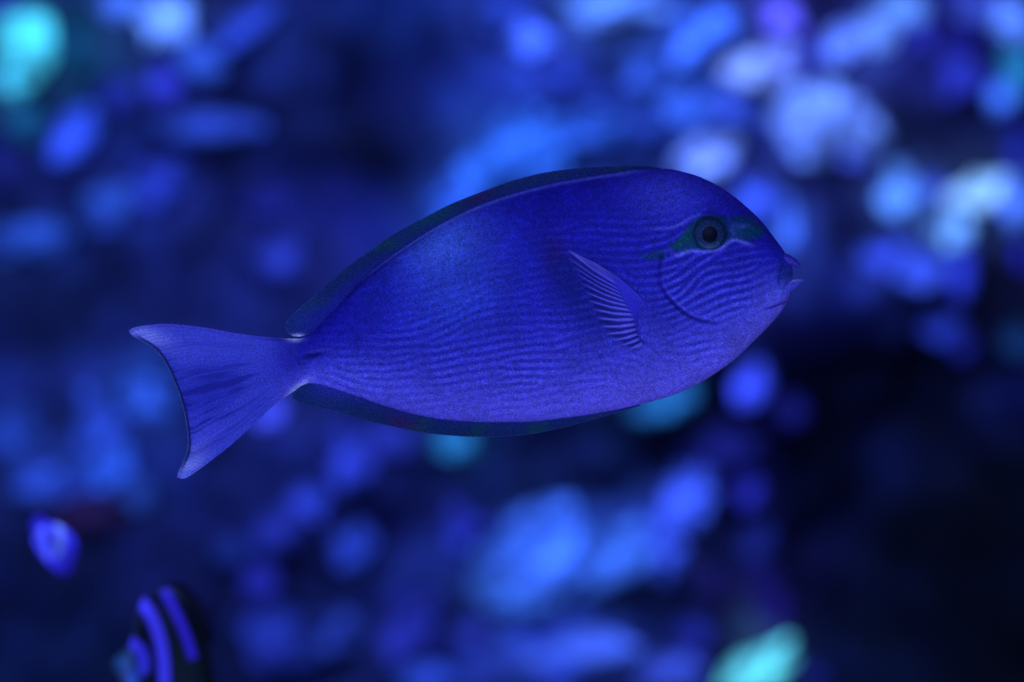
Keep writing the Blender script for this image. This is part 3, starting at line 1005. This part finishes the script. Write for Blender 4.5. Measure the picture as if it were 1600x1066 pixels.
c = mixc(c, sstep(0.2, -1, ray2) * 0.14, (20, 20, 132))
mid_ = sstep(0.02, 0.12, s_) * sstep(1.0, 0.86, s_)
c = mixc(c, sstep(0.968, 0.985, t_) * mid_ * 0.8, (5, 10, 66))
c = mixc(c, sstep(0.988, 0.998, t_) * mid_ * 0.8, (56, 74, 168))
c = mixc(c, sstep(0.035, 0.0, s_) * sstep(0.2, 0.4, t_) * 0.5, (64, 44, 190))
c = mixc(c, gauss(gxx, gyy, 461, 529, 10, 3.0) * 0.9, (165, 160, 245))  # highlights on the thin skin of both tail notches, painted in
c = mixc(c, gauss(gxx, gyy, 464, 608, 14, 3.6, 38) * 0.9, (150, 146, 242))
c = c * (np.array([0.88, 1.04, 1.0]) * (1 - kb) + kb)
tail_o = fin_mesh('caudal_fin', G, zf, alb(np.clip(c, 1, 255), E_FISH), M_TAIL)

# dorsal fin: outer edge and foot
D_OUT = [(474, 525), (463, 526), (454, 523.5), (447, 517), (446, 508), (450, 499), (470, 479), (490, 462), (520, 436), (550, 411), (580, 390), (610, 369), (640, 352), (670, 336.5),
         (700, 321), (730, 308.5), (760, 297), (790, 286), (820, 277), (850, 270), (880, 265.5), (910, 262.5), (950, 260), (990, 259.3), (1020, 261), (1046, 266)]
dn = 420
out = spline(D_OUT, dn)
FOOT_X = np.array([492, 494, 497, 500, 504, 509, 521, 533, 550, 572, 596, 622, 648, 676, 705, 734, 763, 792, 821, 851, 881, 911, 951, 990, 1018, 1044], float)
fxs = spline(np.stack([FOOT_X, f_top(FOOT_X) + 7], -1), dn)
m = 44
s1 = np.linspace(0, 1, m)[None, :, None]
G = out[:, None, :] * (1 - s1) + fxs[:, None, :] * s1
tt = np.broadcast_to(np.linspace(0, 1, dn)[:, None], (dn, m))
ss = np.broadcast_to(s1[..., 0], (dn, m))
gxx, gyy = G[..., 0], G[..., 1]
z = 1.0 + 3.0 * sstep(0, 0.9, ss) + 0.35 * np.sin(tt * 2 * math.pi * 62 + 3 * ss) * sstep(0, 0.2, ss) * sstep(0.0, 0.2, 1.1 - ss)
c = np.zeros((dn, m, 3))
c[:] = (9, 27, 92)
nse = np.array([mnoise.noise(Vector((a * 14, 2.0, 0))) for a in np.linspace(0, 1, dn)])[:, None] * np.ones((1, m))
c = mixc(c, sstep(0.0, 0.5, nse) * 0.7, (4, 44, 70))
c = mixc(c, gauss(gxx, gyy, 690, 335, 45, 20, 28) * 0.7, (4, 46, 84))
c = mixc(c, gauss(gxx, gyy, 745, 312, 26, 12, 20) * 0.7, (26, 14, 84))
c = mixc(c, gauss(gxx, gyy, 475, 505, 32, 24, 40) * 0.75, (20, 34, 132))
c = mixc(c, sstep(860, 980, gxx) * 0.35, (12, 14, 96))
c = mixc(c, sstep(0.55, 1.0, ss) * 0.25, (14, 18, 110))
c = mixc(c, sstep(0.25, 1.0, ss) * sstep(610, 520, gxx) * 0.85, (17, 18, 138))
c = mixc(c, sstep(0.3, 0.95, ss) * 0.62, (17, 22, 136))
c = mixc(c, sstep(0.05, 0.0, ss) * 0.5, (50, 56, 140))
c = mixc(c, gauss(gxx, gyy, 466, 525, 8, 2.5) * 0.9, (150, 146, 240))  # tail notch highlight painted onto the end of the fin
fin_mesh('dorsal_fin', G, z, alb(np.clip(c, 1, 255), E_FISH), M_FIN)

# anal fin
A_OUT = [(474, 603), (464, 610), (458, 617), (459, 624), (470, 630), (492, 636), (520, 642), (550, 650.5), (580, 659), (610, 666), (640, 672.5), (670, 677.5), (700, 680.5),
         (730, 682.5), (760, 683), (790, 682), (820, 679.5), (850, 675), (880, 668.5), (910, 660.5), (940, 652), (970, 643.5), (1000, 634)]
an = 380
out = spline(A_OUT, an)
AX = np.array([492, 494, 497, 500, 505, 512, 528, 554, 582, 610, 639, 669, 699, 729, 759, 789, 819, 849, 879, 909, 939, 969, 998], float)
fxs = spline(np.stack([AX, f_bot(AX) - 7], -1), an)
m = 40
s1 = np.linspace(0, 1, m)[None, :, None]
G = out[:, None, :] * (1 - s1) + fxs[:, None, :] * s1
tt = np.broadcast_to(np.linspace(0, 1, an)[:, None], (an, m))
ss = np.broadcast_to(s1[..., 0], (an, m))
gxx, gyy = G[..., 0], G[..., 1]
z = 1.0 + 3.0 * sstep(0, 0.9, ss) + 0.35 * np.sin(tt * 2 * math.pi * 54 + 3 * ss) * sstep(0, 0.2, ss)
c = np.zeros((an, m, 3))
c[:] = (8, 26, 84)
nse = np.array([mnoise.noise(Vector((a * 12, 7.0, 0))) for a in np.linspace(0, 1, an)])[:, None] * np.ones((1, m))
c = mixc(c, sstep(0.0, 0.5, nse) * 0.7, (5, 42, 66))
c = mixc(c, gauss(gxx, gyy, 500, 620, 40, 14, -14) * 0.6, (18, 34, 122))
c = mixc(c, gauss(gxx, gyy, 630, 660, 18, 9, -14) * 0.6, (40, 12, 86))
c = mixc(c, sstep(880, 985, gxx) * 0.5, (26, 22, 130))
c = mixc(c, sstep(0.3, 0.95, ss) * 0.45, (18, 22, 130))
c = mixc(c, sstep(0.3, 0.9, ss) * sstep(600, 500, gxx) * 0.6, (32, 34, 165))
c = mixc(c, sstep(0.05, 0.0, ss) * 0.45, (48, 56, 136))
fin_mesh('anal_fin', G, z, alb(np.clip(c, 1, 255), E_FISH), M_FIN)

# pectoral fin: a fan of rays folded back along the flank
PT = [(886, 393), (884, 398), (887, 406), (893, 417), (900, 429), (905, 440), (910, 452), (915, 464), (921, 477), (927, 489), (932, 501), (937, 512), (945, 522), (955, 531), (968, 539), (982, 545)]
PTOP = [(1008, 484), (1000, 470), (985, 454), (966, 438), (946, 425), (924, 412), (904, 402), (886, 393)]
PBOT = [(1003, 541), (998, 544), (991, 545.5), (982, 545)]
PBASE = [(1012, 486), (1008, 498), (1005, 510), (1005, 522), (1007, 533)]
PTOP[0] = PBASE[0]
PBOT[0] = PBASE[-1]
G, t_, s_ = coons(PTOP, PBOT, PBASE, PT, 300, 360)
G = G.copy()
CX, CY = 1016.0, 513.0
rad = np.hypot(G[..., 0] - CX, G[..., 1] - CY)
ph = s_
NR = 14
tips = spline(PT, NR)
roots = spline([(962, 447), (968, 460), (978, 476), (988, 492), (993, 505), (995, 516), (997, 526), (1002, 535)], NR)
D_all, F_all = [], []
for (ax, ay), (bx, by) in zip(roots, tips):
    mx_, my_ = (ax + bx) / 2 + 0.03 * (by - ay), (ay + by) / 2 - 0.03 * (bx - ax)
    d, _, f = poly_dist(G[..., 0], G[..., 1], [(ax, ay), (mx_, my_), (bx, by)])
    D_all.append(d)
    F_all.append(f)
D_all, F_all = np.array(D_all), np.array(F_all)
o_ = np.argsort(D_all, axis=0)
d1 = np.take_along_axis(D_all, o_[:1], 0)[0]
d2 = np.take_along_axis(D_all, o_[1:2], 0)[0]
fq = np.take_along_axis(F_all, o_[:1], 0)[0]
cs = 0.5 + 0.5 * np.cos(2 * math.pi * d1 / (d1 + d2 + 1e-6))
wt = sstep(0.35, 0.95, t_)
ridge = ((1 - (1 - cs) ** 2.0) * (1 - wt) + cs ** 2.2 * wt)
poke = 3.0 * (ridge - 0.35) * sstep(0.9, 1.0, t_) * sstep(0.02, 0.1, s_) * sstep(1.0, 0.9, s_)
G[..., 0] += (G[..., 0] - CX) / rad * poke
G[..., 1] += (G[..., 1] - CY) / rad * poke
gxx, gyy = G[..., 0], G[..., 1]
ra = sstep(0.0, 0.14, fq) * (1 - 0.35 * sstep(0.75, 1.0, t_))
low = sstep(0.1, 0.8, ph)
lead = np.exp(-s_ / 0.03)
relp = 2.2 * ridge * ra + 1.6 * lead
zc = body_z(gxx, gyy) - 2.0 * (1 - sstep(0.0, 0.3, t_)) + 9.5 * sstep(0.0, 0.85, t_) * (1 - 0.3 * s_)
c = np.zeros(G.shape[:2] + (3,))
c[:] = (30, 30, 172)
c = mixc(c, ridge * ra * (0.55 + 0.2 * low), (82, 86, 224))
c = mixc(c, (1 - ridge) * ra * (0.45 + 0.25 * low), (8, 8, 104))
c = mixc(c, (1 - ridge) * sstep(0.6, 1.0, t_) * 0.4, (8, 20, 100))
c = mixc(c, lead * 0.55 * sstep(0.35, 0.7, t_), (112, 112, 238))
alpha = np.clip(1 - sstep(0.35, 0.95, t_) * (1 - 0.9 * ridge) * 0.95, 0.03, 1)
alpha *= (0.6 + 0.4 * sstep(1.0, 0.85, t_))
alpha *= sstep(8, 42, rad)
alpha *= 0.2 + 0.8 * sstep(1.0, 0.85, t_)
fin_mesh('pectoral_fin', G, 0.5 + relp * 0.5, alb(np.clip(c, 1, 255), E_FISH), M_PEC, zc=zc + relp * 0.5, alpha=alpha)

# ---- eye: bulging ball, iris ring, pupil
def sph_cap(cx, cy, R, rmax, z0, n=48, mth=96, sy=1.0):
    rr = np.linspace(0, rmax, n)[:, None]
    th_ = np.linspace(0, 2 * math.pi, mth, endpoint=False)[None, :]
    x = cx + rr * np.cos(th_)
    y = cy + rr * np.sin(th_) * sy
    z_ = z0 + np.sqrt(np.maximum(R * R - rr ** 2, 0)) - R + 0 * th_
    return x, y, z_, rr + 0 * th_, th_ + 0 * rr


EX, EY = 1103.5, 369.0
ez = float(body_z(np.array(EX), np.array(EY)))
x, y, z_, r_, a_ = sph_cap(EX, EY, 44, 29, ez + 9.5)
c = np.zeros(x.shape + (3,))
c[:] = (5, 20, 62)
nz2 = np.array([[mnoise.noise(Vector((math.cos(a) * 4, math.sin(a) * 4, r * 0.4))) for a, r in zip(ra_, rb_)] for ra_, rb_ in zip(a_, r_)])
c = mixc(c, np.exp(-0.5 * ((r_ - 18.5) / 4.0) ** 2) * np.clip(0.75 + 0.6 * nz2, 0, 1), (15, 38, 98))
c = mixc(c, np.exp(-0.5 * ((r_ - 20) / 2.0) ** 2) * sstep(0.2, 0.9, np.sin(a_)) * 0.7, (32, 70, 128))
c = mixc(c, np.exp(-0.5 * ((r_ - 13) / 1.3) ** 2) * 0.4, (20, 36, 104))
c = mixc(c, sstep(20.0, 25.0, r_) * 0.7, (4, 26, 62))
c = c * 0.88
c = mixc(c, sstep(25.5, 27.5, r_) * 0.5, (8, 34, 84))
n, m = x.shape
eye = build('eye', W(x, y, z_).reshape(-1, 3), grid_faces(n, m, wrap=True), M_EYE, fish, cols=alb(np.clip(c, 1, 255).reshape(-1, 3), E_FISH))
x, y, z_, r_, a_ = sph_cap(EX + 0.6, EY + 0.3, 34, 11.6, ez + 10.6, n=20, sy=1.08)
build('pupil', W(x, y, z_).reshape(-1, 3), grid_faces(*x.shape, wrap=True), M_PUPIL, eye)


# ---- lips
def lip(name, pts, radii, colr, flat=0.7, tipc=None):
    c_ = spline(pts, 40)
    rr = np.interp(np.linspace(0, 1, 40), np.linspace(0, 1, len(radii)), radii)
    d = np.gradient(c_, axis=0)
    d /= np.hypot(d[:, 0], d[:, 1])[:, None]
    nrm = np.stack([-d[:, 1], d[:, 0]], -1)
    th_ = np.linspace(0, 2 * math.pi, 32, endpoint=False)
    x = c_[:, 0:1] + nrm[:, 0:1] * rr[:, None] * np.cos(th_)
    y = c_[:, 1:2] + nrm[:, 1:2] * rr[:, None] * np.cos(th_)
    z_ = rr[:, None] * np.sin(th_) * 2.0 * flat
    cl = np.zeros(x.shape + (3,))
    cl[:] = colr
    if tipc is not None:
        cl = mixc(cl, np.clip(-np.cos(th_) * 1.5 - 0.4, 0, 1)[None, :] * np.ones((40, 1)), tipc)
    return build(name, W(x, y, z_).reshape(-1, 3), grid_faces(40, 32, wrap=True, flip=True), M_BODY, fish, cols=alb(cl.reshape(-1, 3), E_FISH))


lip('upper_lip', [(1214, 402), (1225, 404), (1236, 408.5), (1245, 413.5), (1250.5, 418)], [5, 8.5, 8, 5.5, 1.6], (36, 36, 156), 0.9)
lip('lower_lip', [(1208, 452), (1224, 449), (1238, 445), (1248, 440.5), (1255, 438.5)], [12, 14, 11, 6.0, 1.0], (48, 56, 190), 0.8, (120, 120, 235))
# mouth corner: small dark wet fold between lips is left open


# ================================================================ SMALL FISHES (behind, out of focus)
def small_fish(name, pts_top, pts_bot, Y, paint, label, thick=0.3, yaw=0):
    """body between an upper and a lower outline given as photo px at depth Y"""
    n, m = 90, 50
    T_ = spline(pts_top, n)
    B_ = spline(pts_bot, n)
    root = bpy.data.objects.new(name, None)
    COL.objects.link(root)
    mid = at(float((T_ + B_)[:, 0].mean() / 2), float((T_ + B_)[:, 1].mean() / 2), Y)
    root.location = mid
    tag(root, label, 'fish')
    k = (D0 + Y) / D0
    vs = np.linspace(-1, 1, m)
    C_ = (T_ + B_) / 2
    H_ = (T_ - B_) / 2
    hh = np.hypot(H_[:, 0], H_[:, 1])
    Vs, Cs = [], []
    for sgn in (1, -1):
        x = C_[:, 0:1] + H_[:, 0:1] * vs
        y = C_[:, 1:2] + H_[:, 1:2] * vs
        z_ = sgn * thick * hh[:, None] * np.power(np.maximum(1 - np.abs(vs) ** 2.2, 0), 0.55)[None, :]
        p = np.stack([(x - 800) * P * k - mid.x, -z_ * P * k, (533 - y) * P * k - mid.z], -1)
        Vs.append(p.reshape(-1, 3))
        Cs.append(alb(np.clip(paint(x, y), 1, 255).reshape(-1, 3), 0.95))
    N0 = n * m
    f = np.vstack([grid_faces(n, m), grid_faces(n, m, off=N0, flip=True)])
    build('body', np.vstack(Vs), f, M_SMALL, root, cols=np.vstack(Cs))
    return root, mid, k


def small_part(name, root, mid, k, outline, zoff, thick, colr):
    """thin closed fin from a px outline (fan round its middle)"""
    o = spline(outline + [outline[0]], 60)[:-1]
    c0 = o.mean(0)
    V_ = []
    for sgn in (1, -1):
        for q, t in ((1.0, 0.0), (0.6, 0.7), (0.3, 1.0)):
            for p in o:
                w = c0 + (p - c0) * q
                V_.append(((w[0] - 800) * P * k - mid.x, -(zoff + sgn * (0.6 + thick * t)) * P * k, (533 - w[1]) * P * k - mid.z))
        V_.append(((c0[0] - 800) * P * k - mid.x, -(zoff + sgn * (0.6 + thick)) * P * k, (533 - c0[1]) * P * k - mid.z))
    n = len(o)
    F = []
    for h in range(2):
        b = h * (3 * n + 1)
        for q in range(2):
            for i in range(n):
                F.append((b + q * n + i, b + q * n + (i + 1) % n, b + (q + 1) * n + (i + 1) % n, b + (q + 1) * n + i))
        for i in range(n):
            F.append((b + 2 * n + i, b + 2 * n + (i + 1) % n, b + 3 * n))
    for i in range(n):
        F.append((i, (i + 1) % n, 3 * n + 1 + (i + 1) % n, 3 * n + 1 + i))
    cols = np.tile(alb(colr, 0.95), (len(V_), 1))
    return build(name, V_, F, M_SMALL, root, cols=cols)


M_SMALL = mat_skin('small_fish_skin', rough=0.5, spec=0.2, grain=0.25, grain_px=3.0, bump=0.2)


def band(c, x, y, pts, w, col, st=1.0):
    d, _, f = poly_dist(x, y, np.array(pts, float))
    return mixc(c, sstep(w + 2.5, w - 2.5, d) * st, col)


def paint_banded(x, y):
    c = np.zeros(x.shape + (3,))
    c[:] = (2, 3, 16)
    c = mixc(c, gauss(x, y, 300, 1040, 26, 40) * 0.7, (8, 20, 26))
    c = band(c, x, y, [(223, 942), (236, 954), (247, 975), (255, 1000), (260, 1030), (261, 1080)], 9.5, (54, 52, 255))
    c = band(c, x, y, [(260, 926), (272, 945), (284, 968), (295, 995), (303, 1022)], 7.0, (42, 30, 222), 0.9)
    c = band(c, x, y, [(212, 1004), (222, 1012), (229, 1028), (228, 1042)], 10, (46, 38, 225))
    c = mixc(c, gauss(x, y, 192, 1034, 20, 15) * 1.0, (18, 56, 128))
    c = mixc(c, gauss(x, y, 210, 1062, 10, 14) * 1.0, (36, 72, 205))
    return c


BT = [(176, 1034), (190, 1018), (206, 1000), (214, 965), (224, 936), (250, 920), (278, 922), (304, 948), (322, 1000), (334, 1060), (338, 1110), (330, 1150)]
BB_ = [(176, 1040), (182, 1052), (190, 1068), (198, 1084), (206, 1100), (216, 1116), (228, 1130), (242, 1142), (258, 1152), (276, 1160), (296, 1166), (322, 1168)]
r, mid, k = small_fish('banded_fish', BT, BB_, 0.30, paint_banded,
                       'black fish with glowing violet curved bands, cut off by the bottom edge at lower left', 0.28)
small_part('tail_fin', r, mid, k, [(318, 1140), (345, 1150), (375, 1180), (380, 1215), (350, 1205), (322, 1185)], 0, 2, (30, 24, 170))
small_part('dorsal_fin', r, mid, k, [(240, 930), (262, 912), (290, 915), (318, 950), (332, 1000), (318, 995), (295, 955), (265, 930)], 0, 2, (3, 4, 26))


def paint_little(x, y):
    c = np.zeros(x.shape + (3,))
    c[:] = (34, 32, 200)
    c = band(c, x, y, [(66, 826), (72, 846), (76, 868)], 6, (66, 82, 255))
    c = band(c, x, y, [(92, 822), (97, 845), (92, 868)], 6, (84, 112, 255))
    c = band(c, x, y, [(108, 830), (112, 850), (106, 876)], 5, (40, 44, 225), 0.9)
    c = mixc(c, gauss(x, y, 98, 888, 14, 12), (34, 26, 185))
    return c


r, mid, k = small_fish('little_fish', [(52, 842), (60, 826), (74, 818), (90, 820), (106, 830), (120, 848), (120, 866), (112, 890)],
                       [(54, 850), (60, 862), (68, 873), (76, 882), (84, 890), (92, 895), (100, 897), (110, 896)], 0.42, paint_little,
                       'small bright blue blurred fish at the left, under the dark purple arch of painted shade', 0.35)
small_part('tail_fin', r, mid, k, [(66, 836), (52, 834), (48, 822), (52, 808), (64, 806), (74, 814), (76, 824)], 0, 1.5, (36, 32, 205))
